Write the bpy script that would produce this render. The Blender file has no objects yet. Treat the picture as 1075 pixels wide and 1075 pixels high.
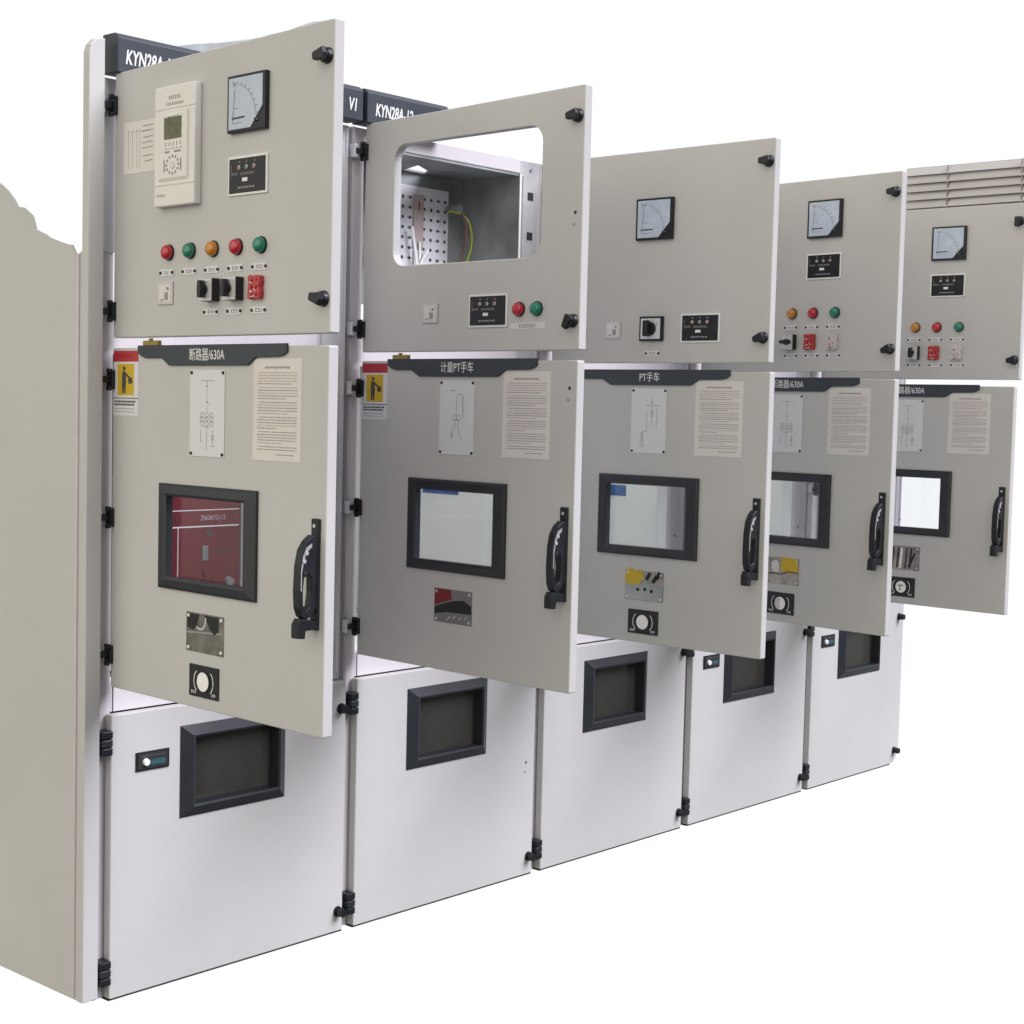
import bpy, bmesh, math, random
from mathutils import Matrix, Vector
scene = bpy.context.scene
C = scene.collection
R = math.radians

# ------------------------------------------------------------------ camera
cd = bpy.data.cameras.new('camera'); cam = bpy.data.objects.new('camera', cd); C.objects.link(cam)
scene.camera = cam
CAM = Vector((-2.2008, -3.2471, 1.4551)); YAW, PIT, ROL = 0.84457, 0.064108, 0.024336
fw = Vector((math.sin(YAW)*math.cos(PIT), math.cos(YAW)*math.cos(PIT), -math.sin(PIT)))
rt = Vector((math.cos(YAW), -math.sin(YAW), 0)); up = rt.cross(fw)
r2 = rt*math.cos(ROL)+up*math.sin(ROL); u2 = -rt*math.sin(ROL)+up*math.cos(ROL)
cam.matrix_world = Matrix(((r2.x, u2.x, -fw.x, CAM.x), (r2.y, u2.y, -fw.y, CAM.y), (r2.z, u2.z, -fw.z, CAM.z), (0, 0, 0, 1)))
cd.sensor_width = 36; cd.lens = 1694.62/1075*36; cd.clip_start = .05; cd.clip_end = 600

# ------------------------------------------------------------------ world: a white surround, dimmer on the side the open doors face
w = bpy.data.worlds.new('World'); scene.world = w; w.use_nodes = True
nt = w.node_tree; bg = nt.nodes['Background']
tc = nt.nodes.new('ShaderNodeTexCoord'); sep = nt.nodes.new('ShaderNodeSeparateXYZ')
nt.links.new(tc.outputs['Generated'], sep.inputs[0])
mr = nt.nodes.new('ShaderNodeMapRange'); mr.inputs['From Min'].default_value = -1; mr.inputs['From Max'].default_value = 1
nt.links.new(sep.outputs['X'], mr.inputs['Value'])
cr = nt.nodes.new('ShaderNodeValToRGB'); el = cr.color_ramp.elements
WORLD = [(0, (1.86, 1.74, 1.46)), (.14, (1.60, 1.51, 1.30)), (.30, (.25, .26, .29)), (.50, (.16, .17, .20)), (.75, (.30, .30, .33)), (1, (.45, .45, .48))]
el[0].position, el[1].position = 0, 1
el[0].color = (*WORLD[0][1], 1); el[1].color = (*WORLD[-1][1], 1)
for p_, c_ in WORLD[1:-1]: e_ = el.new(p_); e_.color = (*c_, 1)
nt.links.new(mr.outputs[0], cr.inputs[0])
dt = nt.nodes.new('ShaderNodeVectorMath'); dt.operation = 'DOT_PRODUCT'; dt.inputs[1].default_value = (.72, .69, 0)
nt.links.new(tc.outputs['Generated'], dt.inputs[0])
m2 = nt.nodes.new('ShaderNodeMapRange'); m2.inputs['From Min'].default_value = .35; m2.inputs['From Max'].default_value = .68
nt.links.new(dt.outputs['Value'], m2.inputs['Value'])
mx = nt.nodes.new('ShaderNodeMix'); mx.data_type = 'RGBA'; mx.inputs[7].default_value = (1.02, 1.02, 1.05, 1)
mz = nt.nodes.new('ShaderNodeMapRange'); mz.inputs['From Min'].default_value = -.30; mz.inputs['From Max'].default_value = .05
mz.inputs['To Min'].default_value = .10; mz.inputs['To Max'].default_value = 1
nt.links.new(sep.outputs['Z'], mz.inputs['Value'])
vz = nt.nodes.new('ShaderNodeVectorMath'); vz.operation = 'SCALE'; nt.links.new(cr.outputs[0], vz.inputs[0]); nt.links.new(mz.outputs[0], vz.inputs['Scale'])
nt.links.new(m2.outputs[0], mx.inputs[0]); nt.links.new(vz.outputs[0], mx.inputs[6]); nt.links.new(mx.outputs[2], bg.inputs['Color'])
bg.inputs['Strength'].default_value = 1.0

def area(name, loc, target, size, power, col):
    l = bpy.data.lights.new(name, 'AREA'); l.shape = 'RECTANGLE'; l.size, l.size_y = size; l.energy = power; l.color = col
    o = bpy.data.objects.new(name, l); C.objects.link(o); o.location = loc
    o.rotation_euler = (Vector(target)-Vector(loc)).to_track_quat('-Z', 'Y').to_euler(); return o
sl = bpy.data.lights.new('overhead_light', 'SUN'); sl.energy = 4.75; sl.angle = R(38); sl.color = (.935, .925, 1)
so = bpy.data.objects.new('overhead_light', sl); C.objects.link(so); so.location = (0, -2, 6)
so.rotation_euler = (Vector((-.30, .80, -.80))).to_track_quat('-Z', 'Y').to_euler()

vs = scene.view_settings; vs.view_transform = 'Standard'; vs.look = 'None'; vs.exposure = 0; vs.gamma = 1; vs.use_curve_mapping = False

# ------------------------------------------------------------------ materials
def mat(name, col, rough=.5, metal=0, noise=0, nscale=6, bump=0, bscale=300, trans=0, alpha=1, coat=0, spec=.5, stretch=None):
    m = bpy.data.materials.new(name); m.use_nodes = True; t = m.node_tree; b = t.nodes['Principled BSDF']
    b.inputs['Base Color'].default_value = (*col, 1); b.inputs['Roughness'].default_value = rough
    b.inputs['Metallic'].default_value = metal; b.inputs['Transmission Weight'].default_value = trans
    b.inputs['Alpha'].default_value = alpha; b.inputs['Coat Weight'].default_value = coat
    b.inputs['Specular IOR Level'].default_value = spec
    if noise or bump:
        g = t.nodes.new('ShaderNodeTexCoord')
        mp = t.nodes.new('ShaderNodeMapping'); t.links.new(g.outputs['Object'], mp.inputs[0])
        if stretch: mp.inputs['Scale'].default_value = stretch
    if noise:
        n = t.nodes.new('ShaderNodeTexNoise'); n.inputs['Scale'].default_value = nscale; n.inputs['Detail'].default_value = 6
        t.links.new(mp.outputs[0], n.inputs['Vector'])
        mr = t.nodes.new('ShaderNodeMapRange'); mr.inputs['From Min'].default_value = .3; mr.inputs['From Max'].default_value = .7
        mr.inputs['To Min'].default_value = 1-noise; mr.inputs['To Max'].default_value = 1+noise
        t.links.new(n.outputs[0], mr.inputs['Value'])
        v = t.nodes.new('ShaderNodeVectorMath'); v.operation = 'SCALE'; v.inputs[0].default_value = col
        t.links.new(mr.outputs[0], v.inputs['Scale']); t.links.new(v.outputs[0], b.inputs['Base Color'])
        mr2 = t.nodes.new('ShaderNodeMapRange'); mr2.inputs['To Min'].default_value = max(.02, rough-.12); mr2.inputs['To Max'].default_value = min(1, rough+.12)
        t.links.new(n.outputs[0], mr2.inputs['Value']); t.links.new(mr2.outputs[0], b.inputs['Roughness'])
    if bump:
        n2 = t.nodes.new('ShaderNodeTexNoise'); n2.inputs['Scale'].default_value = bscale; n2.inputs['Detail'].default_value = 3
        t.links.new(mp.outputs[0], n2.inputs['Vector'])
        bp = t.nodes.new('ShaderNodeBump'); bp.inputs['Strength'].default_value = bump; bp.inputs['Distance'].default_value = .001
        t.links.new(n2.outputs[0], bp.inputs['Height']); t.links.new(bp.outputs[0], b.inputs['Normal'])
    return m
M = dict(
    paint=mat('powder_coat', (.555, .55, .548), .48, noise=.045, nscale=2.2, bump=.3, bscale=380),
    white=mat('white_inner_paint', (.82, .82, .80), .55, noise=.03, nscale=4),
    steel=mat('galvanised_steel', (.70, .69, .73), .42, .75, noise=.2, nscale=5, bump=.15, bscale=60, stretch=(1, 1, .35)),
    dull=mat('dull_zinc_sheet', (.36, .38, .385), .5, .5, noise=.45, nscale=5, bump=.2, bscale=40),
    chrome=mat('polished_plate', (.26, .245, .22), .16, .8, noise=.4, nscale=22),
    black=mat('black_plastic', (.012, .014, .018), .38, noise=.1, nscale=30, spec=.4),
    navy=mat('slate_plastic', (.020, .023, .030), .42, noise=.08, nscale=20),
    plate=mat('slate_nameplate', (.035, .045, .060), .5, noise=.06, nscale=20),
    pale=mat('pale_frame_paint', (.66, .625, .655), .5, noise=.03, nscale=4),
    bright=mat('hole_backdrop_white', (.93, .93, .93), .5),
    silver=mat('brushed_switch_plate', (.62, .62, .64), .3, .2),
    darkred=mat('dark_red_reflection', (.20, .02, .03), .3),
    rubber=mat('dark_rubber', (.02, .02, .022), .8),
    letter=mat('white_lettering', (.85, .85, .85), .6),
    off=mat('cream_plastic', (.80, .79, .77), .4, noise=.02),
    off2=mat('cream_plastic_inset', (.71, .71, .69), .45),
    paper=mat('lilac_paper', (.72, .70, .69), .8, noise=.03, nscale=10),
    ink=mat('grey_ink', (.33, .30, .31), .8),
    ink2=mat('black_ink', (.06, .06, .07), .8),
    pinkink=mat('faded_red_ink', (.50, .41, .41), .8),
    sheet=mat('white_printed_plate', (.72, .73, .77), .45),
    dial=mat('meter_dial', (.51, .59, .72), .25, noise=.05, nscale=25),
    red=mat('red_lens', (.50, .015, .03), .18, coat=.6),
    green=mat('green_lens', (.005, .20, .13), .18, coat=.6),
    amber=mat('amber_lens', (.55, .22, .02), .18, coat=.6),
    redp=mat('red_plastic', (.46, .025, .03), .3, coat=.3),
    redsign=mat('red_sign', (.45, .03, .04), .5),
    yellow=mat('yellow_sign_and_reflection', (.62, .42, .02), .5),
    lcd=mat('lcd_screen', (.075, .085, .022), .12, noise=.6, nscale=60, coat=.5),
    clear=mat('clear_cover', (.62, .58, .60), .15, noise=.06, nscale=50),
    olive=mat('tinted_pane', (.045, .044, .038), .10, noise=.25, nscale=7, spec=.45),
    brk=mat('breaker_red', (.15, .018, .028), .35, noise=.1, nscale=6),
    brkgrey=mat('breaker_grey', (.42, .41, .44), .5),
    blue=mat('blue_label', (.03, .11, .33), .5, noise=.3, nscale=60),
    teal=mat('dark_teal', (.03, .10, .12), .4),
    cream=mat('louvre_slat', (.55, .54, .55), .6, noise=.05, nscale=3),
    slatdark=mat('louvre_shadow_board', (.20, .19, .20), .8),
    cord=mat('yellow_green_wire', (.35, .38, .03), .5),
    brown=mat('brown_wire', (.14, .06, .045), .5),
    gold=mat('dull_brass_tab', (.30, .22, .04), .5),
)
gm = bpy.data.materials.new('clear_glass'); gm.use_nodes = True; t = gm.node_tree; t.nodes.clear()
o_ = t.nodes.new('ShaderNodeOutputMaterial'); ms = t.nodes.new('ShaderNodeMixShader'); tb = t.nodes.new('ShaderNodeBsdfTransparent'); gb = t.nodes.new('ShaderNodeBsdfGlossy')
tb.inputs['Color'].default_value = (.96, .975, .98, 1); gb.inputs['Roughness'].default_value = .03; ms.inputs[0].default_value = .05
t.links.new(tb.outputs[0], ms.inputs[1]); t.links.new(gb.outputs[0], ms.inputs[2]); t.links.new(ms.outputs[0], o_.inputs[0]); M['glass'] = gm

# ------------------------------------------------------------------ mesh kit.  Local frame everywhere: x right, z up, the front faces -y
class MB:
    def __init__(s): s.bm = bmesh.new(); s.mats = []
    def mi(s, m):
        if m not in s.mats: s.mats.append(m)
        return s.mats.index(m)
    def join(s, b2, m, smooth=False, mx=None):
        me = bpy.data.meshes.new('tmp'); b2.to_mesh(me); b2.free()
        s.mesh(me, m, smooth, mx)
    def mesh(s, me, m, smooth=False, mx=None, keep=False):
        if mx: me.transform(mx)
        n = len(s.bm.faces); s.bm.from_mesh(me); s.bm.faces.ensure_lookup_table(); i = s.mi(m)
        for f in s.bm.faces[n:]: f.material_index = i; f.smooth = smooth
        if not keep: bpy.data.meshes.remove(me)
    def box(s, x0, x1, y0, y1, z0, z1, m, bev=0):
        b = bmesh.new(); bmesh.ops.create_cube(b, size=1)
        for v in b.verts: v.co = ((x0+x1)/2+v.co.x*(x1-x0), (y0+y1)/2+v.co.y*(y1-y0), (z0+z1)/2+v.co.z*(z1-z0))
        if bev: bmesh.ops.bevel(b, geom=b.edges[:], offset=bev, segments=2, affect='EDGES', profile=.5)
        s.join(b, m)
    def cyl(s, x, z, y0, y1, r, m, r2=None, seg=24, axis='y'):
        """round thing standing on the front face, from y0 (back) to y1 (front)"""
        b = bmesh.new(); bmesh.ops.create_cone(b, cap_ends=True, segments=seg, radius1=r, radius2=r if r2 is None else r2, depth=1)
        mx = Matrix.Translation((x, (y0+y1)/2, z)) @ Matrix.Rotation(R(90), 4, 'X') @ Matrix.Diagonal((1, 1, abs(y1-y0), 1))
        bmesh.ops.transform(b, matrix=mx, verts=b.verts)
        bmesh.ops.recalc_face_normals(b, faces=b.faces); s.join(b, m, False)
    def dome(s, x, z, y, r, d, m):
        b = bmesh.new(); bmesh.ops.create_uvsphere(b, u_segments=20, v_segments=12, radius=1)
        for v in b.verts: v.co = (x+v.co.x*r, y+v.co.y*d, z+v.co.z*r)
        s.join(b, m, True)
    def poly(s, outlines, y0, y1, m, bev=0, smooth=False):
        """flat plate of an outline (holes allowed) in xz, between y0 and y1"""
        cu = bpy.data.curves.new('c', 'CURVE'); cu.dimensions = '2D'; cu.fill_mode = 'BOTH'
        for ol in outlines:
            sp = cu.splines.new('POLY'); sp.points.add(len(ol)-1); sp.use_cyclic_u = True
            for i, p in enumerate(ol): sp.points[i].co = (p[0], p[1], 0, 1)
        th = abs(y1-y0)/2
        if bev: cu.bevel_depth = bev; cu.bevel_resolution = 2; cu.offset = -bev
        cu.extrude = max(th-bev, 0)
        me = curve_to_mesh(cu)
        s.mesh(me, m, smooth, Matrix.Translation((0, (y0+y1)/2, 0)) @ Matrix.Rotation(R(90), 4, 'X'))
    def text(s, body, x, z, y, size, m, sx=1, depth=.0005, align='CENTER', shear=0, bold=0):
        cu = bpy.data.curves.new('t', 'FONT'); cu.body = body; cu.size = size; cu.extrude = depth; cu.align_x = align; cu.align_y = 'CENTER'; cu.shear = shear; cu.offset = bold
        cu.resolution_u = 3
        me = curve_to_mesh(cu)
        s.mesh(me, m, False, Matrix.Translation((x, y, z)) @ Matrix.Rotation(R(90), 4, 'X') @ Matrix.Diagonal((sx, 1, 1, 1)))
    def marks(s, x0, x1, z, h, y, m, seed=1):
        """print too small to read: a row of short strokes"""
        r_ = random.Random(seed); x = x0
        while x < x1-h*.3:
            l = h*r_.uniform(.45, .9); s.seg(x, z+h*r_.uniform(.15, .4), min(x+l, x1), z+h*r_.uniform(.1, .4), h*.22, y, m, .0003)
            s.seg(x+l*.5, z-h*.45, x+l*r_.uniform(.3, .7), z+h*.4, h*.2, y, m, .0003); s.seg(x, z-h*.3, min(x+l, x1), z-h*r_.uniform(.1, .35), h*.18, y, m, .0003)
            x += l+h*.25
    def strip(s, x0, x1, z0, z1, y, m, d=.0006): s.box(x0, x1, y-d, y, z0, z1, m)
    def seg(s, x0, z0, x1, z1, wd, y, m, d=.0006):
        dx, dz = x1-x0, z1-z0; L = math.hypot(dx, dz) or 1; nx, nz = -dz/L*wd/2, dx/L*wd/2
        b = bmesh.new(); vs = []
        for yy in (y, y-d):
            vs.append([b.verts.new((a, yy, c)) for a, c in ((x0+nx, z0+nz), (x0-nx, z0-nz), (x1-nx, z1-nz), (x1+nx, z1+nz))])
        b.faces.new(vs[0]); b.faces.new(vs[1][::-1])
        for i in range(4): b.faces.new((vs[0][i], vs[1][i], vs[1][(i+1) % 4], vs[0][(i+1) % 4]))
        bmesh.ops.recalc_face_normals(b, faces=b.faces); s.join(b, m)
    def frame(s, o, i, yo, yi, m, back=0, deep=.022):
        """bevelled frame: outer rectangle standing at yo, sloping in to the inner one at yi"""
        (ax, bx, az, bz), (cx, dx, cz, dz) = o, i; e = .006
        rings = [[(ax, back, az), (bx, back, az), (bx, back, bz), (ax, back, bz)],
                 [(ax, yo, az), (bx, yo, az), (bx, yo, bz), (ax, yo, bz)],
                 [(ax+e, yo-.003, az+e), (bx-e, yo-.003, az+e), (bx-e, yo-.003, bz-e), (ax+e, yo-.003, bz-e)],
                 [(cx-e, yi-.002, cz-e), (dx+e, yi-.002, cz-e), (dx+e, yi-.002, dz+e), (cx-e, yi-.002, dz+e)],
                 [(cx, yi, cz), (dx, yi, cz), (dx, yi, dz), (cx, yi, dz)],
                 [(cx, deep, cz), (dx, deep, cz), (dx, deep, dz), (cx, deep, dz)]]
        b = bmesh.new(); V = [[b.verts.new(p) for p in r] for r in rings]
        for j in range(5):
            for k in range(4): b.faces.new((V[j][k], V[j][(k+1) % 4], V[j+1][(k+1) % 4], V[j+1][k]))
        bmesh.ops.recalc_face_normals(b, faces=b.faces); s.join(b, m)
    def done(s, name):
        me = bpy.data.meshes.new(name); s.bm.to_mesh(me); s.bm.free()
        for m in s.mats: me.materials.append(M[m])
        return me
def curve_to_mesh(cu):
    ob = bpy.data.objects.new('tmpc', cu); C.objects.link(ob)
    dg = bpy.context.evaluated_depsgraph_get(); dg.update()
    me = bpy.data.meshes.new_from_object(ob.evaluated_get(dg)); me.materials.clear()
    bpy.data.objects.remove(ob); bpy.data.curves.remove(cu); return me
cache = {}
def mesh(key, fn):
    if key not in cache:
        b = MB(); fn(b); cache[key] = b.done(key)
    return cache[key]
def put(name, me, parent=None, loc=(0, 0, 0), rotz=0, label=None):
    o = bpy.data.objects.new(name, me); C.objects.link(o); o.location = loc; o.rotation_euler = (0, 0, rotz)
    if parent: o.parent = parent
    if label: o['label'] = label
    return o
def rrect(x0, x1, z0, z1, r, n=5):
    out = []
    for cx, cz, a in ((x1-r, z0+r, -90), (x1-r, z1-r, 0), (x0+r, z1-r, 90), (x0+r, z0+r, 180)):
        for k in range(n+1):
            t_ = R(a+90*k/n); out.append((cx+r*math.cos(t_), cz+r*math.sin(t_)))
    return out
def rect(x0, x1, z0, z1): return [(x0, z0), (x1, z0), (x1, z1), (x0, z1)]

# ------------------------------------------------------------------ small devices (origin = centre of the device on the door's face)
def lamp(col):
    def f(b):
        b.cyl(0, 0, 0, -.011, .0165, col, .0160)
        b.dome(0, 0, -.011, .0155, .008, col)
        b.cyl(0, 0, 0, -.003, .0185, 'black')
    return f
def tag_strip(txt):
    def f(b):
        b.box(-.026, .026, -.0015, 0, -.0075, .0075, 'sheet', .0004)
        for s in (-1, 1): b.cyl(s*.0225, 0, -.0015, -.004, .0040, 'black', .003, 10)
        b.marks(-.011, .011, 0, .009, -.0015, 'ink', len(txt)+sum(map(ord, txt)))
    return f
def meter(letter):
    def f(b):
        b.box(-.066, .066, -.012, 0, -.0605, .0605, 'black', .002)
        o = [(-.058, -.054), (.018, -.054), (.058, -.012), (.058, .054), (-.058, .054)]
        b.poly([o], -.0135, -.0115, 'dial')
        y = -.0136
        pts = [(-.043+.082*math.sin(R(a)), -.040+.082*math.cos(R(a))) for a in range(0, 91, 10)]
        for p, q in zip(pts, pts[1:]): b.seg(*p, *q, .0009, y, 'ink')
        for k, p in enumerate(pts):
            q = (-.043+(p[0]+.043)*1.09, -.040+(p[1]+.040)*1.09); b.seg(*p, *q, .0010, y, 'ink')
        b.text(letter, -.038, .040, y, .016, 'ink')
        b.text('~', -.030, -.010, y, .02, 'ink')
        b.seg(-.046, -.031, -.002, -.030, .0035, y, 'ink2'); b.seg(-.043, -.041, -.012, -.041, .0012, y, 'ink')
        b.seg(-.043, -.040, -.036, .030, .0009, -.0145, 'ink')
        b.cyl(.036, -.040, -.012, -.014, .005, 'rubber', seg=12)
    return f
def live_display(b):
    b.box(-.068, .068, -.004, 0, -.0415, .0415, 'letter', .001)
    b.box(-.0625, .0625, -.0055, -.003, -.0365, .0365, 'black', .0008)
    for k, (x, m) in enumerate(((-.026, 'amber'), (0, 'green'), (.026, 'red'))):
        b.cyl(x, .017, -.0055, -.008, .0042, 'off', seg=14); b.dome(x, .017, -.008, .0028, .0025, m)
        b.marks(x-.002, x+.003, .0285, .006, -.0055, 'ink', k)
    b.marks(-.022, .024, .0035, .006, -.0055, 'ink', 6); b.marks(-.052, -.034, .004, .006, -.0055, 'ink', 7)
    b.box(-.014, .004, -.0075, -.0055, -.0135, -.0055, 'letter', .0005)
    for k in range(6): b.strip(-.030+k*.010, -.023+k*.010, -.0275, -.0235, -.0056, 'ink', .0003)
    b.seg(-.054, -.0005, -.054, .024, .001, -.0056, 'ink')
def badge(b):
    b.box(-.029, .029, -.004, 0, -.026, .026, 'clear', .002)
    b.box(-.022, .022, -.0046, -.004, -.019, .019, 'paper')
    b.box(-.018, -.003, -.0050, -.0046, -.012, .014, 'sheet'); b.box(.000, .013, -.0050, -.0046, -.015, .002, 'ink')
    b.cyl(.012, .010, -.0045, -.006, .0035, 'ink', seg=10); b.seg(-.016, -.015, -.004, -.015, .003, -.0046, 'ink')
def rotary(ang):
    def f(b):
        b.box(-.022, .022, -.022, 0, -.025, .025, 'black', .002)
        b.box(-.0215, .0215, -.0245, -.021, -.0245, .0245, 'silver', .0008)
        for a in (-45, 0, 45):
            b.seg(.013*math.sin(R(a)), .015*math.cos(R(a)), .017*math.sin(R(a)), .020*math.cos(R(a)), .002, -.0246, 'letter')
        b.cyl(0, 0, -.024, -.030, .0105, 'black', .010)
        c_, s_ = math.cos(R(ang)), math.sin(R(ang))
        o = [(x*c_-z*s_, x*s_+z*c_) for x, z in ((-.0055, -.018), (.0055, -.018), (.0065, .0), (.0045, .019), (-.0045, .019), (-.0065, 0))]
        b.poly([o], -.042, -.028, 'black', .001)
    return f
def square_switch(b):
    b.box(-.042, .042, -.010, 0, -.036, .036, 'black', .002); b.box(-.035, .035, -.012, -.009, -.030, .030, 'sheet', .001)
    b.cyl(0, 0, -.012, -.024, .021, 'black', .019)
    b.poly([[(-.008, -.023), (.008, -.023), (.008, .023), (-.008, .023)]], -.040, -.022, 'black', .002)
    for a in (-60, -20, 20, 60): b.seg(.024*math.sin(R(a)), .024*math.cos(R(a)), .029*math.sin(R(a)), .029*math.cos(R(a)), .002, -.0122, 'ink2')
def link_switch(col):
    def f(b):
        o = [(-.021, -.024), (-.012, -.026), (-.004, -.022), (.006, -.026), (.019, -.024), (.021, -.010), (.018, 0), (.021, .011), (.019, .024), (.006, .026), (-.003, .022), (-.013, .026), (-.021, .023), (-.018, .008), (-.020, -.006)]
        b.poly([o], -.014, 0, col, .002)
        for z in (-.015, .001, .016): b.cyl(-.007, z, -.014, -.0175, .0052, col, .004, 14); b.cyl(.009, z, -.014, -.0175, .0045, col, .0035, 14)
        hi = 'off' if col == 'redp' else 'redp'  # pale strokes on the red block are painted highlights
        b.seg(-.011, .012, -.002, .007, .0022, -.0150, hi); b.seg(-.010, -.008, -.001, -.011, .0022, -.0150, hi)
        b.seg(.004, .017, .012, .012, .0018, -.0150, hi); b.seg(.004, -.004, .010, -.009, .0018, -.0150, hi); b.seg(-.009, -.020, .008, -.019, .0018, -.0150, hi)
    return f
def knob(ang):
    def f(b):
        b.cyl(0, 0, 0, -.010, .017, 'black', .015); b.cyl(0, 0, -.010, -.022, .013, 'black', .012)
        c_, s_ = math.cos(R(ang)), math.sin(R(ang))
        o = [(x*c_-z*s_, x*s_+z*c_) for x, z in ((-.021, -.006), (-.016, -.009), (0, -.011), (.011, -.013), (.015, 0), (.011, .013), (0, .011), (-.016, .009), (-.021, .006))]
        b.poly([o], -.026, -.012, 'black', .003)
    return f
def latch(b):
    b.cyl(0, 0, 0, -.005, .015, 'black', .014); b.cyl(0, 0, -.005, -.016, .0085, 'black', .0075); b.cyl(0, 0, -.014, -.026, .013, 'black', .011)
def holes_pair(b):
    b.cyl(.002, .014, 0, -.0022, .0045, 'ink2', .0035, 12); b.cyl(-.002, -.014, 0, -.002, .0045, 'dull', .003, 12); b.seg(-.004, .012, -.001, .016, .003, -.0004, 'letter')
def relay(b):     # tall protection relay with screen and keypad
    X, Z = .0765, .1325; d = -.020
    b.box(-X, X, d, 0, -Z, Z, 'off', .003)
    b.box(-X+.001, X-.001, d-.0012, d, Z-.051, Z-.048, 'off2'); b.box(-X+.001, X-.001, d-.0012, d, -Z+.046, -Z+.049, 'off2')
    b.box(-.056, .056, d-.002, d, -.076, .075, 'off2', .001)
    b.box(-.052, .052, d-.0035, d-.0015, -.072, .071, 'off', .001)
    y = d-.0036
    b.box(-.033, .033, y-.001, y+.0005, .014, .062, 'lcd', .0004)
    b.seg(-.042, .069, .040, .069, .004, y, 'letter'); b.seg(-.02, .066, .018, .066, .004, y-.0011, 'letter')  # white bars painted as glare at the top of the screen
    for k in range(5): b.seg(-.028+k*.014, -.001, -.025+k*.014, .007, .0022, y, 'ink'); b.seg(-.028+k*.014, -.007, -.021+k*.014, -.007, .002, y, 'ink')
    b.seg(-.030, -.014, -.012, -.014, .004, y, 'ink'); b.seg(.006, -.014, .030, -.014, .004, y, 'ink')
    for a in range(0, 360, 30):
        q = R(a); b.seg(.020*math.sin(q), -.043+.016*math.cos(q), .026*math.sin(q), -.043+.022*math.cos(q), .005, y, 'ink')
    for x in (-.031, .031): b.seg(x, -.058, x*1.03, -.030, .004, y, 'ink')
    b.cyl(0, -.043, y+.001, y-.002, .009, 'off2', seg=16)
    b.marks(-.022, .026, .106, .009, d, 'ink', 3); b.marks(-.030, .034, .092, .007, d, 'ink', 4)
    b.marks(-.066, -.034, -.108, .007, d, 'ink', 5)
def form(b):
    b.box(-.065, .065, -.0008, 0, -.059, .059, 'paper')
    for x in (-.046, -.030, -.012, .0): b.seg(x, -.047, x, .042, .0010, -.0008, 'ink', .0003)
    rnd = random.Random(4)
    for z in (.046, .034, .020, .008, -.004, -.022, -.034): b.seg(.018+rnd.uniform(-.01, .004), z, .052, z+.001, .0022, -.0008, 'ink', .0003)
    b.seg(-.05, .036, .04, .036, .0008, -.0008, 'ink', .0003)
def nameplate(txt, sz):
    def f(b):
        o = [(-.275, .024), (.275, .024), (.275, .006), (.262, -.001), (.245, -.004), (.170, -.005), (.140, -.022), (-.150, -.022), (-.180, -.005), (-.245, -.005), (-.263, .0), (-.275, .008)]
        b.poly([o], -.006, 0, 'plate', .0012)
        b.text(txt, -.005, .0, -.0061, sz, 'letter', .80, .0004)
    return f
def warn_sign(b):
    b.box(-.052, .052, -.001, 0, -.076, .076, 'sheet')
    b.strip(-.0515, .0515, .050, .0755, -.001, 'redsign', .0004)
    b.marks(-.030, .030, .063, .010, -.0014, 'redp', 8)
    b.strip(-.034, .034, -.028, .045, -.001, 'yellow', .0004); y = -.0014
    b.cyl(-.006, .034, y, y-.0004, .0055, 'ink2', seg=14); b.poly([[(-.014, .027), (0, .027), (.002, .004), (-.001, -.024), (-.006, -.024), (-.007, -.004), (-.009, -.024), (-.014, -.024), (-.015, .004)]], y-.0004, y, 'ink2')
    b.seg(.0, .022, .020, .010, .005, y, 'ink2'); b.poly([[(.010, .010), (.026, .014), (.028, .000), (.013, -.002)]], y-.0004, y, 'ink2')
    b.strip(-.0515, .0515, -.036, -.034, -.001, 'ink2', .0003)
    rnd = random.Random(9)
    for z, m, hh in ((-.043, 'ink2', .0045), (-.050, 'ink2', .0045), (-.060, 'ink', .002), (-.067, 'ink', .002)):
        x = -.046
        while x < .036:
            l = rnd.uniform(.003, .008); b.strip(x, x+l, z-hh/2, z+hh/2, -.001, m, .0003); x += l+.0016
def notice(b):
    b.box(-.081, .081, -.0009, 0, -.1075, .1075, 'paper')
    rnd = random.Random(2); y = -.0009
    def line(z, x0, x1, h, m):
        x = x0
        while x < x1:
            l = rnd.uniform(.0022, .0075); b.strip(x, min(x+l, x1), z-h/2*rnd.uniform(.6, 1), z+h/2, y, m, .0003); x += l+rnd.uniform(.0008, .0022)
    line(.089, -.042, .042, .0045, 'ink')
    z = .078; k = 0
    while z > -.086:
        ind = .006 if k % 5 == 0 else 0; end = .068 if k % 5 != 4 else rnd.uniform(-.02, .05)
        line(z, -.066+ind, end, .0023, 'ink' if rnd.random() < .6 else 'pinkink'); z -= .0058; k += 1
        if k % 5 == 0: z -= .0022
    line(-.094, .0, .060, .0024, 'ink')
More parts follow.
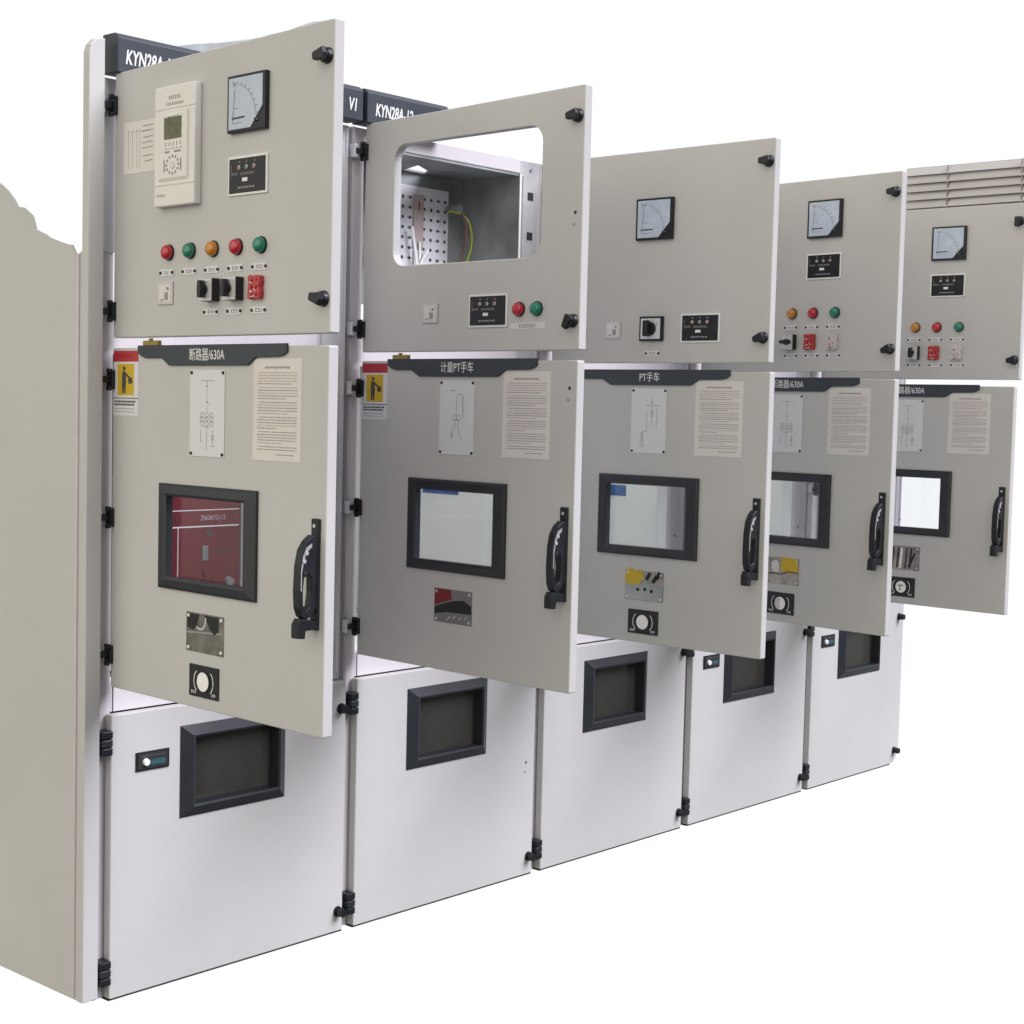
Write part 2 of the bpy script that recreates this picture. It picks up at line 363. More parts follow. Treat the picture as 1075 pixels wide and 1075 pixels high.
def diagram(kind):
    def f(b):
        b.box(-.064, .064, -.002, 0, -.0955, .0955, 'sheet', .0005); y = -.002
        for sx in (-1, 1):
            for sz in (-1, 1): b.cyl(sx*.058, sz*.0895, y, y-.0025, .0042, 'black', .003, 10)
        m = 'ink'; wd = .0014
        def P(*pts):
            for a, c in zip(pts, pts[1:]): b.seg(*a, *c, wd, y, m, .0003)
        def ring(x, z, r):
            p = [(x+r*math.cos(R(a)), z+r*math.sin(R(a))) for a in range(0, 361, 36)]; P(*p)
        if kind == 'breaker':
            P((-.022, .072), (.026, .072)); P((0, .072), (0, .045)); P((-.004, .058), (0, .062), (.004, .058)); P((0, .041), (0, .030), (.006, .020)); P((0, .016), (0, .004)); P((-.004, .022), (0, .026), (.004, .022))
            for x in (-.018, 0, .018): ring(x, -.004, .006); ring(x, -.013, .006); ring(x, -.022, .006)
            P((0, -.028), (0, -.080)); P((-.012, -.030), (.012, -.030)); P((-.022, -.036), (-.022, -.062)); P((-.026, -.062), (-.018, -.062)); P((.022, -.036), (.022, -.070)); P((.018, -.048), (.026, -.048), (.026, -.058), (.018, -.058), (.018, -.048)); P((.015, -.072), (.029, -.072))
        elif kind == 'metering':
            P((-.026, .070), (-.004, .070)); P((.000, .060), (.020, .060), (.024, .000))
            for k in range(8): P((.021, .052-.006*k), (.027, .052-.006*k))
            P((0, .056), (0, .010)); ring(-.006, .000, .008); ring(.007, .000, .008); ring(.0005, -.012, .008)
            P((-.006, -.020), (-.016, -.034), (-.016, -.055)); P((-.02, -.04), (-.012, -.04), (-.012, -.05), (-.02, -.05), (-.02, -.04)); P((.006, -.020), (.010, -.036), (.020, -.060))
        else:
            P((.012, .068), (.012, .052)); P((.008, .052), (.012, .058), (.016, .052)); P((.012, .046), (.012, -.012)); P((.030, .040), (.030, -.010)); P((-.006, .030), (-.006, -.030), (-.022, -.030))
            P((-.022, -.030), (-.022, -.060)); ring(-.022, -.066, .006); P((.008, .03), (.016, .03), (.016, .014), (.008, .014), (.008, .03)); P((.026, .016), (.034, .016)); P((-.012, .046), (.036, .046)); P((-.030, -.076), (-.012, -.076)); P((.026, -.016), (.034, -.016))
            for k in range(5): P((-.028, -.036-.005*k), (-.016, -.038-.005*k))
    return f
def peephole(kind):    # small screwed metal cover plate, its reflections painted on as flat patches
    def f(b):
        b.box(-.070, .070, -.0015, 0, -.044, .044, 'slatdark' if kind == 1 else 'chrome', .0004); y = -.0016
        for sx in (-1, 1):
            for sz in (-1, 1): b.cyl(sx*.061, sz*.036, y, y-.0018, .0045, 'letter' if kind == 0 else 'steel', .0035, 12)
        if kind == 0:
            b.poly([[(-.066, .041), (-.020, .041), (-.030, .016), (-.046, .004), (-.066, .010)]], y-.0003, y, 'rubber'); b.poly([[(-.004, .041), (.050, .041), (.052, .010), (.036, .000), (.018, .012), (.008, .028)]], y-.0003, y, 'rubber')
            b.poly([[(-.066, .000), (.066, .008), (.066, .004), (-.066, -.004)]], y-.0003, y, 'dull')
            p = [(-.030, .012), (-.018, .008), (-.006, .010), (.002, .020), (.004, .036)]
            for a, c in zip(p, p[1:]): b.seg(*a, *c, .005, y, 'steel', .0006)
        if kind == 1:
            b.poly([[(-.069, .043), (-.008, .043), (-.004, .018), (-.040, .008), (-.069, -.002)]], y-.0003, y, 'darkred')
            b.poly([[(-.069, -.006), (-.040, .004), (-.002, .014), (.040, .020), (.069, .006), (.069, -.014), (-.02, -.016), (-.069, -.024)]], y-.0003, y, 'rubber')
            for x, z in ((-.02, -.036), (.0, -.032), (.022, -.034), (.044, -.030)): b.seg(x, z, x+.012, z+.010, .005, y, 'dull')
        if kind == 2:
            b.poly([[(-.069, .040), (-.050, .052), (-.030, .043), (-.008, .048), (-.002, .020), (-.02, .004), (-.045, .0), (-.069, .006)]], y-.0006, y-.0003, 'yellow')
            b.poly([[(-.069, .006), (-.02, .004), (.0, .012), (.04, .006), (.069, .004), (.069, -.043), (-.069, -.043)]], y-.0003, y, 'dull')
            for x, z in ((.016, .032), (.04, .024), (.052, .036)): b.seg(x-.008, z-.012, x+.006, z+.008, .012, y, 'rubber')
            for x, z in ((-.022, -.012), (.004, -.010), (.028, -.014)): b.cyl(x, z, y, y-.002, .005, 'rubber', seg=10)
        if kind == 3:
            b.poly([[(.000, .046), (.066, .044), (.066, -.004), (.030, -.008), (-.004, .002)]], y-.0006, y-.0003, 'yellow')
            b.poly([rrect(-.042, -.010, -.006, .034, .014)], y-.0006, y-.0003, 'paper')
            p = [(-.069, -.012), (-.030, -.010), (-.006, -.012), (.022, -.002), (.045, -.001), (.069, -.004)]
            for a, c in zip(p, p[1:]): b.seg(*a, *c, .004, y-.0006, 'ink2', .0006)
        if kind == 4:
            for x, wd, m in ((-.050, .02, 'rubber'), (-.022, .006, 'rubber'), (-.008, .009, 'letter'), (.012, .005, 'rubber'), (.030, .007, 'rubber')): b.seg(x, -.038, x+.006, .038, wd, y, m)
            b.seg(.028, -.03, .05, .02, .008, y-.0004, 'rubber')
    return f
def keyhole(kind):
    def f(b):
        b.box(-.055, .055, -.003, 0, -.036, .036, 'black', .0008); y = -.0031
        b.cyl(0, 0, -.003, -.005, .0245, 'navy', .0240, 28); b.cyl(0, 0, -.005, -.0056, .0215, 'bright', seg=28)  # white disc painted as the bright background seen through the port
        if kind == 1: b.poly([[(0, -.0205), (-.012, -.017), (-.020, -.006), (-.020, .006), (-.012, .017), (0, .0205)]], -.0061, -.0056, 'clear')
        if kind == 2: b.seg(-.012, .006, .010, .006, .003, -.0056, 'rubber'); b.seg(-.003, .006, -.003, -.014, .003, -.0056, 'rubber')
        for s in (-1, 1):
            p = [(s*(.016+.020*math.cos(R(a))), .034*math.sin(R(a))*.75) for a in range(-60, 61, 20)]
            for a, c in zip(p, p[1:]): b.seg(*a, *c, .0022, y, 'letter', .0003)
            b.marks(s*.038-.008, s*.038+.008, -.026, .008, y, 'off', 9+s)
    return f
def handle(b):
    b.box(-.0115, .0115, -.008, 0, -.115, .115, 'black', .002)
    def side(outlines, x0, x1, bev, m_='black'):   # profile in (protrusion, z) pushed sideways in x
        m2 = MB(); m2.poly(outlines, x0, x1, m_, bev); me = m2.done('t')
        b.mesh(me, m_, False, Matrix(((0, 1, 0, 0), (-1, 0, 0, 0), (0, 0, 1, 0), (0, 0, 0, 1))))
    side([[(.006, .080), (.018, .082), (.034, .070), (.046, .052), (.053, .020), (.055, -.030), (.053, -.066), (.046, -.084), (.034, -.092), (.012, -.078), (.010, -.02)],
          [(.021, -.006), (.030, .004), (.040, -.004), (.043, -.030), (.042, -.060), (.034, -.072), (.024, -.064), (.020, -.035)]], -.010, .010, .002)
    side([[(.0, -.098), (.020, -.092), (.048, -.088), (.056, -.100), (.056, -.128), (.036, -.130), (.034, -.114), (.0, -.112)]], -.012, .010, .002)
    side([[(.0, .006), (.012, .006), (.012, -.070), (.0, -.070)]], -.009, .009, .001)
    b.cyl(0, .100, -.008, -.010, .004, 'steel', seg=12)
    side([[(.022, .066), (.036, .058), (.045, .040), (.050, .010), (.050, -.030), (.047, -.032), (.047, .008), (.041, .034), (.032, .050), (.022, .058)]], .0098, .0104, 0, 'ink')  # grey sliver painted as a glint along the grip
    for z, yy in ((.046, -.036), (.030, -.042), (.006, -.040)):  # steel discs stand in for bright glints on the grip
        me = bpy.data.meshes.new('t'); q = bmesh.new(); bmesh.ops.create_cone(q, cap_ends=True, segments=12, radius1=.0045, radius2=.0045, depth=.003)
        bmesh.ops.transform(q, matrix=Matrix.Translation((.0105, yy, z)) @ Matrix.Rotation(R(90), 4, 'Y'), verts=q.verts); b.join(q, 'steel' if z > .01 else 'rubber')
def lock(b):
    b.box(-.049, .049, -.004, 0, -.0235, .0235, 'black', .001); b.box(-.044, .044, -.0055, -.003, -.019, .019, 'rubber', .001)
    b.cyl(-.022, -.002, -.005, -.012, .0095, 'letter', .008, 18); b.box(-.008, .036, -.0062, -.005, -.011, .002, 'teal'); b.seg(-.036, .0125, .036, .0125, .003, -.0055, 'ink2')
def hinge_open(b):   # arm between post and the opened door
    b.box(.021, .031, -.006, .020, -.022, .022, 'black', .002); b.box(-.006, .026, .004, .018, -.008, .008, 'black', .002)
    b.box(-.010, .004, .006, .028, -.018, .018, 'steel', .002); b.box(.013, .022, -.004, .010, -.026, -.016, 'black', .002); b.box(.013, .022, -.004, .010, .016, .026, 'black', .002)
def hinge_shut(b):
    b.box(.001, .030, -.008, .030, -.030, -.011, 'black', .003); b.box(.001, .030, -.008, .030, -.0095, .0095, 'navy', .003); b.box(.001, .030, -.008, .030, .011, .030, 'black', .003)

# ------------------------------------------------------------------ doors
W = .791
def panel(z0, z1, hole=None, x0=0, x1=W, outline=None):
    def f(b):
        b.poly([outline or rrect(x0, x1, z0, z1, .004, 2)]+([hole] if hole else []), 0, .026, 'paint', .003)
        b.box(x0+.03, x0+.05, .026, .034, z0+.03, z1-.03, 'paint'); b.box(x1-.05, x1-.03, .026, .034, z0+.03, z1-.03, 'paint')
    return f
UH = rrect(.118, .655, 1.826, 2.145, .040, 6)
UP = {0: 91.87, 1: 92.28, 2: 90.11, 3: 95.54, 4: 89.19}
MI = {0: 91.99, 1: 92.46, 2: 89.40, 3: 95.41, 4: 91.60}
HX, HY = .0297, .0059

def instrument_door(k, cab):
    d = put('instrument_door', mesh('instrument_door_%d' % min(k, 2), panel(1.598, 2.217, UH if k == 1 else None, outline=[(.003, 1.598), (W-.003, 1.598), (W, 1.601), (W, 2.223), (W-.003, 2.226), (.003, 2.213), (0, 2.210), (0, 1.601)] if k < 2 else None)), cab, (HX, HY, 0), -R(UP[k]),
            'door with a large empty round-cornered opening' if k == 1 else None)
    P = lambda n, key, fn, s, z, lab=None: put(n, mesh(key, fn), d, (s, 0, z), 0, lab)
    ka = {0: (8, -12), 1: (8, 60), 2: (0, 18), 3: (0, 20), 4: (80, 8)}[k]
    for z, a in zip((2.154, 1.668), ka): P('turn_knob', 'turn_knob_%d' % a, knob(a), .770, z)
    if k == 0:
        P('protection_relay', 'protection_relay', relay, .268, 2.020)
        P('wiring_form', 'wiring_form', form, .105, 2.034)
    if k in (0, 3, 4):
        P('meter', 'ammeter', meter('A'), .517 if k == 0 else .509, 2.088)
        P('voltage_display', 'voltage_display', live_display, .515 if k == 0 else .508, 1.937)
        cols = (('red', .226), ('green', .309), ('amber', .394), ('red', .480), ('green', .563)) if k == 0 else (('amber', .388), ('red', .472), ('green', .558))
        for n, (c, s) in enumerate(cols): P('indicator_lamp', 'lamp_'+c, lamp(c), s, 1.787, c+' lens')
        xs = (.217, .303, .388, .473, .557) if k == 0 else (.382, .467, .552)
        for s, tx in zip(xs, ('合闸', '分闸', '储能', '工作', '试验') if k == 0 else ('储能', '合闸', '分闸')): P('label_strip', 'strip_'+tx, tag_strip(tx), s, 1.742)
        for s, tx in zip((.386, .471, .556), ('储能', '远方', '连片')): P('label_strip', 'strip_'+tx, tag_strip(tx), s, 1.650)
        if k == 0:
            P('badge', 'badge', badge, .215, 1.696)
            for s in (.396, .481): P('rotary_switch', 'rotary_upright', rotary(0), s, 1.697)
            P('link_switch', 'link_red', link_switch('redp'), .553, 1.698, 'red')
        else:
            P('rotary_switch', 'rotary_level' if k == 3 else 'rotary_upright', rotary(90 if k == 3 else 0), .386, 1.694)
            P('link_switch', 'link_red', link_switch('redp'), .465, 1.694, 'red'); P('link_switch', 'link_clear', link_switch('clear'), .554, 1.694, 'clear with red marks')
    if k == 1:
        P('badge', 'badge', badge, .271, 1.697); P('voltage_display', 'voltage_display', live_display, .484, 1.699)
        P('indicator_lamp', 'lamp_red', lamp('red'), .592, 1.700, 'red lens'); P('indicator_lamp', 'lamp_green', lamp('green'), .652, 1.700, 'green lens')
        def lab(b):
            b.box(-.060, .060, -.001, 0, -.0075, .0075, 'paper'); b.marks(-.03, .03, 0, .010, -.001, 'ink', 11)
        P('label_strip', 'paper_label', lab, .621, 1.659); P('screw_holes', 'screw_holes', holes_pair, .766, 1.912)
    if k == 2:
        P('meter', 'voltmeter', meter('kV'), .388, 2.017); P('badge', 'badge', badge, .240, 1.696)
        P('rotary_switch', 'square_switch', square_switch, .386, 1.698, 'round black knob on a square frame'); P('voltage_display', 'voltage_display', live_display, .558, 1.698)
        P('label_strip', 'strip_PT', tag_strip('PT'), .388, 1.626)

def middle_door(k, cab):
    hole = rect(.214, .554, 1.036, 1.256)
    d = put('middle_door', mesh('middle_door', panel(.767, 1.574, hole)), cab, (HX, HY, 0), -R(MI[k]))
    P = lambda n, key, fn, s, z, lab=None: put(n, mesh(key, fn), d, (s, 0, z), 0, lab)
    tx = ('断路器/630A', '计量PT手车', 'PT手车', '断路器/630A', '断路器/630A')[k]
    P('nameplate', 'nameplate_'+tx, nameplate(tx, .030), .386, 1.555)
    P('warning_sign', 'warning_sign', warn_sign, .056, 1.492)
    P('wiring_diagram', 'diagram_%d' % (k if k < 3 else 0), diagram(('breaker', 'metering', 'pt', 'breaker', 'breaker')[k]), .379, 1.4275)
    P('notice_sheet', 'notice_sheet', notice, .625, 1.4395)
    def wf(b): b.frame((.204, .566, 1.027, 1.266), (.238, .526, 1.054, 1.238), -.007, -.010, 'navy', deep=.009)
    P('window_frame', 'middle_window_frame', wf, 0, 0)
    def gl(b): b.box(.2345, .5295, .0095, .0125, 1.0505, 1.2415, 'glass')
    P('window_pane', 'middle_window_pane', gl, 0, 0)
    P('door_handle', 'door_handle', handle, .764, 1.105)
    P('cover_plate', 'cover_plate_%d' % k, peephole(k), .380, .938)
    if k != 1: P('crank_port', 'crank_port_%d' % (0, 0, 0, 1, 2)[k], keyhole((0, 0, 0, 1, 2)[k]), .380, .830)
    else: P('screw_holes', 'screw_holes', holes_pair, .765, 1.493)
    if k < 2:
        def tab(b): b.box(-.030, .030, -.003, .008, .0, .011, 'gold', .001); b.box(-.004, .004, -.005, .003, .008, .016, 'gold', .001)
        P('brass_tab', 'brass_tab', tab, .158, 1.579)

def lower_door(k, cab):
    x0, x1 = .030, (.788 if k < 4 else .754)
    ol = None
    if k == 4:
        ol = [(x0, .002), (.690, .002), (.715, .008), (.736, .025), (.750, .052), (.754, .085), (.754, .698), (x0, .698)]
    wx0, wx1, wz0, wz1 = (.232, .570, .414, .646) if k == 0 else (.225, .560, .414, .648)
    d = put('lower_door', mesh('lower_door_%d' % (k if k in (0, 4) else 1), panel(.002, .698, rect(wx0+.009, wx1-.009, wz0+.009, wz1-.009), x0, x1, ol)), cab)
    P = lambda n, key, fn, s, z, lab=None: put(n, mesh(key, fn), d, (s, 0, z), 0, lab)
    def wf(b): b.frame((wx0, wx1, wz0, wz1), (wx0+.036, wx1-.033, wz0+.032, wz1-.031), -.003, -.016, 'navy')
    P('window_frame', 'lower_window_frame_%d' % (k == 0), wf, 0, 0)
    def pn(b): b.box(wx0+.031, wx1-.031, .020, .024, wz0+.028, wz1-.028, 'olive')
    P('window_pane', 'lower_window_pane_%d' % (k == 0), pn, 0, 0)
    for z in (.624, .058): P('latch_knob', 'latch_knob', latch, .769 if k < 4 else .712, z)
    if k in (0, 3, 4): P('lock_plate', 'lock_plate', lock, .148 if k == 0 else .142, .574)
    if k == 1: P('screw_holes', 'screw_holes', holes_pair, .746, .344)
    for z in (.632, .070): put('hinge', mesh('hinge_shut', hinge_shut), d, (.0, 0, z))

# ------------------------------------------------------------------ cabinet carcass
def left_post(k):
    def f(b):
        b.box(0, .045, .030, .075, 0, 2.205, 'pale'); b.box(.0, .010, .027, .0302, .0, 2.205, 'steel')
        if k == 0: b.box(.010, .044, .024, .0302, 1.80, 2.2, 'steel')
    return f
def right_post(k):
    def f(b):
        xr = .79 if k < 4 else .748
        b.box(.690, xr, .030, .075, .70, 2.205, 'steel', .002)
        b.box(.700, .708, .026, .0305, .72, 2.16, 'steel'); b.box(xr-.012, xr-.006, .026, .0305, .72, 2.2, 'steel')
        if k < 4: b.box(.756, .790, .034, .075, .0, .70, 'dull')
        for z in (2.10, 1.98, 1.86, 1.70): b.box(.726, .750, .0285, .0305, z-.012, z+.012, 'rubber')
        for z in (2.15, 1.50, 1.0): b.cyl(.738, z+.03, .030, .026, .006, 'dull', seg=10)
    return f
def top_bar(b): b.box(.0455, .6895, .030, .070, 2.167, 2.205, 'pale', .001); b.box(.046, .689, .0285, .0305, 2.164, 2.168, 'steel')
def mid_bar(b): b.box(.0455, .6895, .030, .070, 1.560, 1.640, 'pale', .001)
def ledge(b): b.box(.0455, .6895, .030, .070, .700, .766, 'pale', .001); b.box(.052, .054, .0285, .0305, .700, .766, 'ink2')
def kick(b): b.box(.0455, .745, .034, .070, .000, .030, 'slatdark'); b.box(.030, .790, .004, .0335, -.0025, .0005, 'rubber')
def kick_end(b): b.box(.0455, .66, .034, .070, .000, .030, 'slatdark'); b.box(.030, .69, .004, .0335, -.0025, .0005, 'rubber')
def walls(k):
    def f(b):
        xr = .788 if k < 4 else .748
        b.box(.002, .012, .075, 1.50, 0, 1.60, 'white') ; b.box(.775 if k < 4 else .738, xr, .075, 1.50, 0 if k < 4 else .10, 1.60, 'white')
        b.box(.012, .774 if k < 4 else .737, .80, .812, 0, 1.60, 'white'); b.box(.012, .774 if k < 4 else .737, .071, .80, .735, .745, 'white')
        b.box(.012, .774 if k < 4 else .737, .071, .80, 1.575, 1.590, 'dull')
        b.box(.0, xr, .071, 1.50, 1.601, 1.612, 'dull') if k == 0 else b.box(.0, xr, .26, 1.50, 1.601, 1.75, 'white')
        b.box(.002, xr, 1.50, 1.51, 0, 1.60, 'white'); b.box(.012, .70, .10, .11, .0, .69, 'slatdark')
    return f
def inst_box(b):
    b.box(.683, .689, .026, .260, 1.641, 2.161, 'dull'); b.box(.046, .050, .075, .260, 1.641, 2.161, 'dull')
    b.box(.6825, .6895, .0235, .0258, 1.641, 2.161, 'white')
    b.box(.046, .689, .2602, .266, 1.641, 2.161, 'dull'); b.box(.050, .685, .075, .26, 1.600, 1.606, 'dull')
def inst_roof(hole):
    def f(b):
        me = MB(); me.poly([rect(.045, .690, .030, .268)]+([hole] if hole else []), 0, .006, 'dull'); t = me.done('t')
        b.mesh(t, 'dull', False, Matrix(((1, 0, 0, 0), (0, 0, 1, 0), (0, -1, 0, 2.162), (0, 0, 0, 1))))
    return f
def mounting_plate(b):     # perforated plate at the back of the instrument box
    b.box(.330, .606, .248, .251, 1.66, 2.115, 'sheet', .001)
    for i in range(14):
        for j in range(9):
            x = .350+j*.030; z = 1.69+i*.030
            if .445 < x < .500 and z < 2.1: continue
            b.cyl(x, z, .249, .2465, .0050, 'ink2', seg=8)
            if j in (1, 3, 7): b.seg(x-.010, z, x+.010, z, .003, .2478, 'ink')
    b.box(.452, .494, .2425, .248, 1.93, 2.09, 'pinkink', .001); b.box(.455, .492, .240, .248, 1.66, 1.925, 'paper', .001)
    b.seg(.474, 2.07, .474, 2.045, .006, .2424, 'redsign')
    for a, c, wd in (((.385, 1.745), (.452, 1.862), .016), ((.452, 1.862), (.565, 1.890), .014), ((.43, 1.99), (.462, 1.84), .010), ((.52, 1.75), (.455, 1.86), .010), ((.452, 1.86), (.50, 1.93), .008)): b.seg(*a, *c, wd, .228, 'letter', .003)
    for a, c in (((.40, 1.80), (.474, 1.87)), ((.474, 1.87), (.55, 1.885)), ((.474, 1.76), (.474, 1.95)), ((.42, 1.74), (.474, 1.86))): b.seg(*a, *c, .008, .2385, 'letter', .003)
def tube(pts, r, m, name):
    cu = bpy.data.curves.new('w', 'CURVE'); cu.dimensions = '3D'; sp = cu.splines.new('NURBS'); sp.points.add(len(pts)-1); sp.order_u = 4; sp.use_endpoint_u = True
    for i, p in enumerate(pts): sp.points[i].co = (*p, 1)
    cu.bevel_depth = r; cu.bevel_resolution = 2; cu.resolution_u = 8; me = curve_to_mesh(cu); me.materials.append(M[m]); me.name = name
    for f in me.polygons: f.use_smooth = True
    return me
def header(x1, txt, tail):
    def f(b):
        prof = [(-.018, 2.213), (-.018, 2.293), (-.004, 2.305), (.045, 2.305), (.045, 2.213)]
        q = bmesh.new(); A = [q.verts.new((.020 if x1 > .7 and tail else .012, y, z)) for y, z in prof]; B = [q.verts.new((x1, y, z)) for y, z in prof]
        q.faces.new(A); q.faces.new(B[::-1])
        for i in range(5): q.faces.new((A[i], B[i], B[(i+1) % 5], A[(i+1) % 5]))
        bmesh.ops.recalc_face_normals(q, faces=q.faces); bmesh.ops.bevel(q, geom=q.edges[:], offset=.002, segments=1, affect='EDGES'); b.join(q, 'plate')
        b.text(txt, .040, 2.249, -.0181, .047, 'letter', .60, .0006, align='LEFT', shear=.18, bold=.0008)
        if tail: b.text(tail, x1-.022, 2.251, -.0181, .047, 'letter', .62, .0006, align='RIGHT', shear=.18, bold=.0008)
    return f

labs = ['nearest grey switchgear cabinet with relay, five lamps and red breaker behind its window',
        'grey switchgear cabinet with a large empty opening in its upper door',
        'middle grey switchgear cabinet with one high meter and round black knob above PT nameplate',
        'grey switchgear cabinet with yellow painted reflection on cover plate below three lamps, fourth in row',
        'farthest grey switchgear cabinet, last at the right below the louvres']
for k in range(5):
    cab = put('switchgear_cabinet', None, None, (.8*k, 0, 0)); cab['label'] = labs[k]; cab['category'] = 'cabinet'; cab['group'] = 'switchgear cabinets bolted side by side in a row'
    put('corner_post', mesh('left_post_%d' % (k == 0), left_post(k)), cab)
    put('corner_post', mesh('right_post_%d' % (k == 4), right_post(k)), cab)
    for n_, f_ in (('crossbar', top_bar), ('crossbar', mid_bar), ('ledge', ledge), ('kick_plate', kick if k < 4 else kick_end)): put(n_, mesh(f_.__name__, f_), cab)
    put('enclosure', mesh('walls_%d' % (0 if k == 0 else 1 if k < 4 else 4), walls(k)), cab)
    if k:
        put('instrument_box', mesh('instrument_box', inst_box), cab)
        put('box_roof', mesh('box_roof_%d' % (k == 1), inst_roof([(.433, -.289+.0), (.363, -.175), (.465, -.238), (.547, -.366)] if False else ([(.363, .140), (.460, .195), (.505, .252), (.405, .240)] if k == 1 else None))), cab)
    instrument_door(k, cab); middle_door(k, cab); lower_door(k, cab)
    for z in (2.138, 1.660, 1.500, 1.174, .846): put('hinge', mesh('hinge_open', hinge_open), cab, (0, 0, z))
    hx1 = (.796, .33, .10, .28, .60)[k]
    put('header_sign', mesh('header_%d' % k, header(hx1, 'KYN28A-12', 'V1' if k == 0 else '') if k < 2 else header(hx1, '', '')), cab)
    if k == 0:
        def sidep(b):
            o = [(.0, .012), (.0, 2.235), (.006, 2.262), (.018, 2.274), (.024, 2.262), (.026, 2.12), (.030, 1.82), (.048, 1.790), (.066, 1.812), (.088, 1.816), (.120, 1.822), (.161, 1.833), (.178, 1.846), (.219, 1.860), (.236, 1.888), (.274, 1.914), (.300, 1.918), (.316, 1.930), (.345, 1.958), (.382, 1.976), (.45, 1.985), (1.50, 1.985), (1.50, .012)]
            rnd = random.Random(3); o = [(y_, z_+(rnd.uniform(-.004, .004) if .04 < y_ < .45 and z_ > 1 else 0)) for y_, z_ in o if y_ >= .026]
            o = [(.020, .012), (.020, 1.80)] + [q_ for q_ in o if q_[0] > .03 and q_[1] < 2.0]
            def push(ol, x0, x1, bev):
                m2 = MB(); m2.poly([ol], x0, x1, 'paint', bev); t = m2.done('t')
                b.mesh(t, 'paint', False, Matrix(((0, 1, 0, 0), (1, 0, 0, 0), (0, 0, 1, 0), (0, 0, 0, 1))))
            push(o, -.0435, -.0405, 0)
            b.poly([[(-.002, .012), (-.002, 2.287), (-.018, 2.287), (-.030, 2.281), (-.040, 2.268), (-.045, 2.250), (-.045, .012)]], 0, .026, 'paint', .003)
            bmesh.ops.recalc_face_normals(b.bm, faces=b.bm.faces)
            b.box(-.0475, -.0438, .034, .040, .02, 1.79, 'clear'); b.cyl(-.02, 1.42, -.0, -.003, .004, 'steel', seg=10)
        put('side_panel', mesh('side_panel', sidep), cab)
    if k == 1:
        put('mounting_plate', mesh('mounting_plate', mounting_plate), cab)
        for m, off in (('cord', 0), ('brown', .03)):
            me = tube([(.575+off*.4, .22, 2.05), (.60, .17, 2.05), (.64-off, .17, 1.99), (.625-off, .17, 1.90), (.56-off*.5, .20, 1.80), (.52, .21, 1.66)], .003, m, 'wire_'+m)
            put('wire', me, cab, label='yellow-green' if m == 'cord' else 'brown')
        def conn(b): b.cyl(.598, 2.06, .215, .19, .018, 'dull', .014); b.cyl(.598, 2.06, .245, .215, .009, 'dull')
        put('bolt_terminal', mesh('bolt_terminal', conn), cab)
        def bl(b): b.box(.7720, .7748, .34, .50, 1.172, 1.186, 'blue')
        put('blue_label', mesh('blue_label', bl), cab)
    if k == 2:
        def bl2(b): b.box(.7720, .7748, .275, .365, 1.152, 1.19, 'blue')
        put('blue_label', mesh('blue_label_short', bl2), cab)

# added fill lights, no visible fitting, to brighten the empty compartments
for k in (1, 2, 3):
    l_ = area('compartment_fill', (.8*k+.40, .30, 1.54), (.8*k+.62, .30, 1.0), (.4, .1), .9, (.92, 1, .97))
# ------------------------------------------------------------------ breaker truck inside the first cabinet
br = put('circuit_breaker', None, None, (.06, .20, .746)); br['label'] = 'red-fronted circuit breaker truck inside the nearest cabinet, seen through its door window'; br['category'] = 'circuit breaker'
def bf(b):
    b.box(.15, .512, 0, .012, .05, .52, 'brk', .002); b.box(.513, .545, -.006, .012, .05, .52, 'brkgrey', .002)
    y = 0
    b.strip(.152, .508, .419, .4215, y, 'paper'); b.strip(.152, .508, .375, .3785, y, 'paper'); b.strip(.305, .309, .08, .375, y, 'pinkink')
    b.text('ZN63A(VS1)-12', .42, .399, -.001, .020, 'pinkink', .62, .0003); b.text('I', .30, .399, -.001, .03, 'ink2')
    b.seg(.40, .365, .415, .350, .012, y, 'ink2'); b.box(.385, .405, -.003, 0, .285, .325, 'dull', .002); b.marks(.43, .48, .31, .016, 0, 'ink2', 12)
    b.cyl(.475, .225, 0, -.010, .014, 'dull', .012); b.marks(.385, .415, .215, .016, 0, 'ink2', 13); b.cyl(.398, .255, 0, -.006, .010, 'brk', .009)
put('front_plate', mesh('front_plate', bf), br)
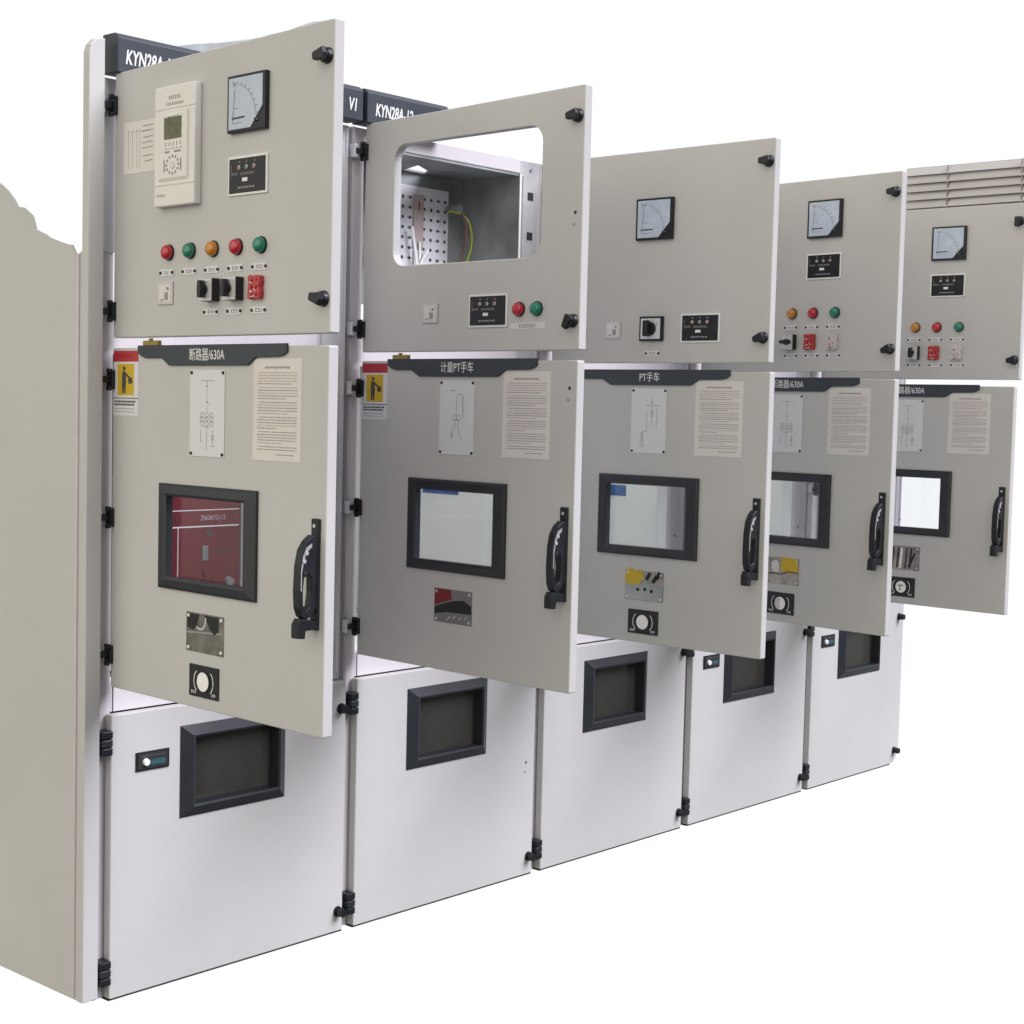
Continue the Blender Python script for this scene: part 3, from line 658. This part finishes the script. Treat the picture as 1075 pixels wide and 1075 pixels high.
def bb(b): b.box(.17, .52, .014, .42, .07, .50, 'brkgrey', .004); b.box(.13, .545, .0, .45, .012, .048, 'steel', .002)
put('truck_body', mesh('truck_body', bb), br)
def wh(b):
    for x in (.18, .48):
        for yy in (.06, .40):
            q = bmesh.new(); bmesh.ops.create_cone(q, cap_ends=True, segments=20, radius1=.012, radius2=.012, depth=.02)
            bmesh.ops.transform(q, matrix=Matrix.Translation((x, yy, .012)) @ Matrix.Rotation(R(90), 4, 'Y'), verts=q.verts); b.join(q, 'rubber')
put('wheels', mesh('wheels', wh), br)

# ------------------------------------------------------------------ folded sheet duct on the roof, just over the first door
def duct(b):
    b.poly([[(.60, 2.395), (.60, 2.452), (.707, 2.482), (.792, 2.500), (.898, 2.531), (1.044, 2.580), (1.150, 2.628), (1.245, 2.655), (1.245, 2.50), (1.05, 2.40), (1.05, 1.75), (.90, 1.75), (.90, 2.40)]], .590, .610, 'dull', .002)
du = put('roof_flap', mesh('roof_flap', duct)); du['label'] = 'grey sheet-metal flap just showing above the nearest upper door'; du['category'] = 'metal flap'

# ------------------------------------------------------------------ louvred shutter high on the right
lv = put('louvred_window', None, None, (9.0, 2.80, 2.975), R(-90)); lv['label'] = 'pale louvred shutter window high behind the last cabinet at the right edge'; lv['category'] = 'louvre'
def slats(b):
    for i in range(6):
        z = .0+i*.0615
        q = bmesh.new(); V = [q.verts.new(p) for p in ((0, -.006, z), (1.9, -.006, z), (1.9, .03, z+.060), (0, .03, z+.060), (0, .000, z-.003), (1.9, .000, z-.003), (1.9, .036, z+.057), (0, .036, z+.057))]
        for f in ((0, 1, 2, 3), (7, 6, 5, 4), (0, 4, 5, 1), (3, 2, 6, 7), (1, 5, 6, 2), (0, 3, 7, 4)): q.faces.new([V[i_] for i_ in f])
        bmesh.ops.recalc_face_normals(q, faces=q.faces); b.join(q, 'cream')
put('slats', mesh('slats', slats), lv)
def lf(b):
    for x in (.35, .93): b.box(x, x+.009, -.003, .05, -.01, .366, 'ink')
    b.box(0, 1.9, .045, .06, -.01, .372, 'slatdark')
put('frame', mesh('louvre_frame', lf), lv)
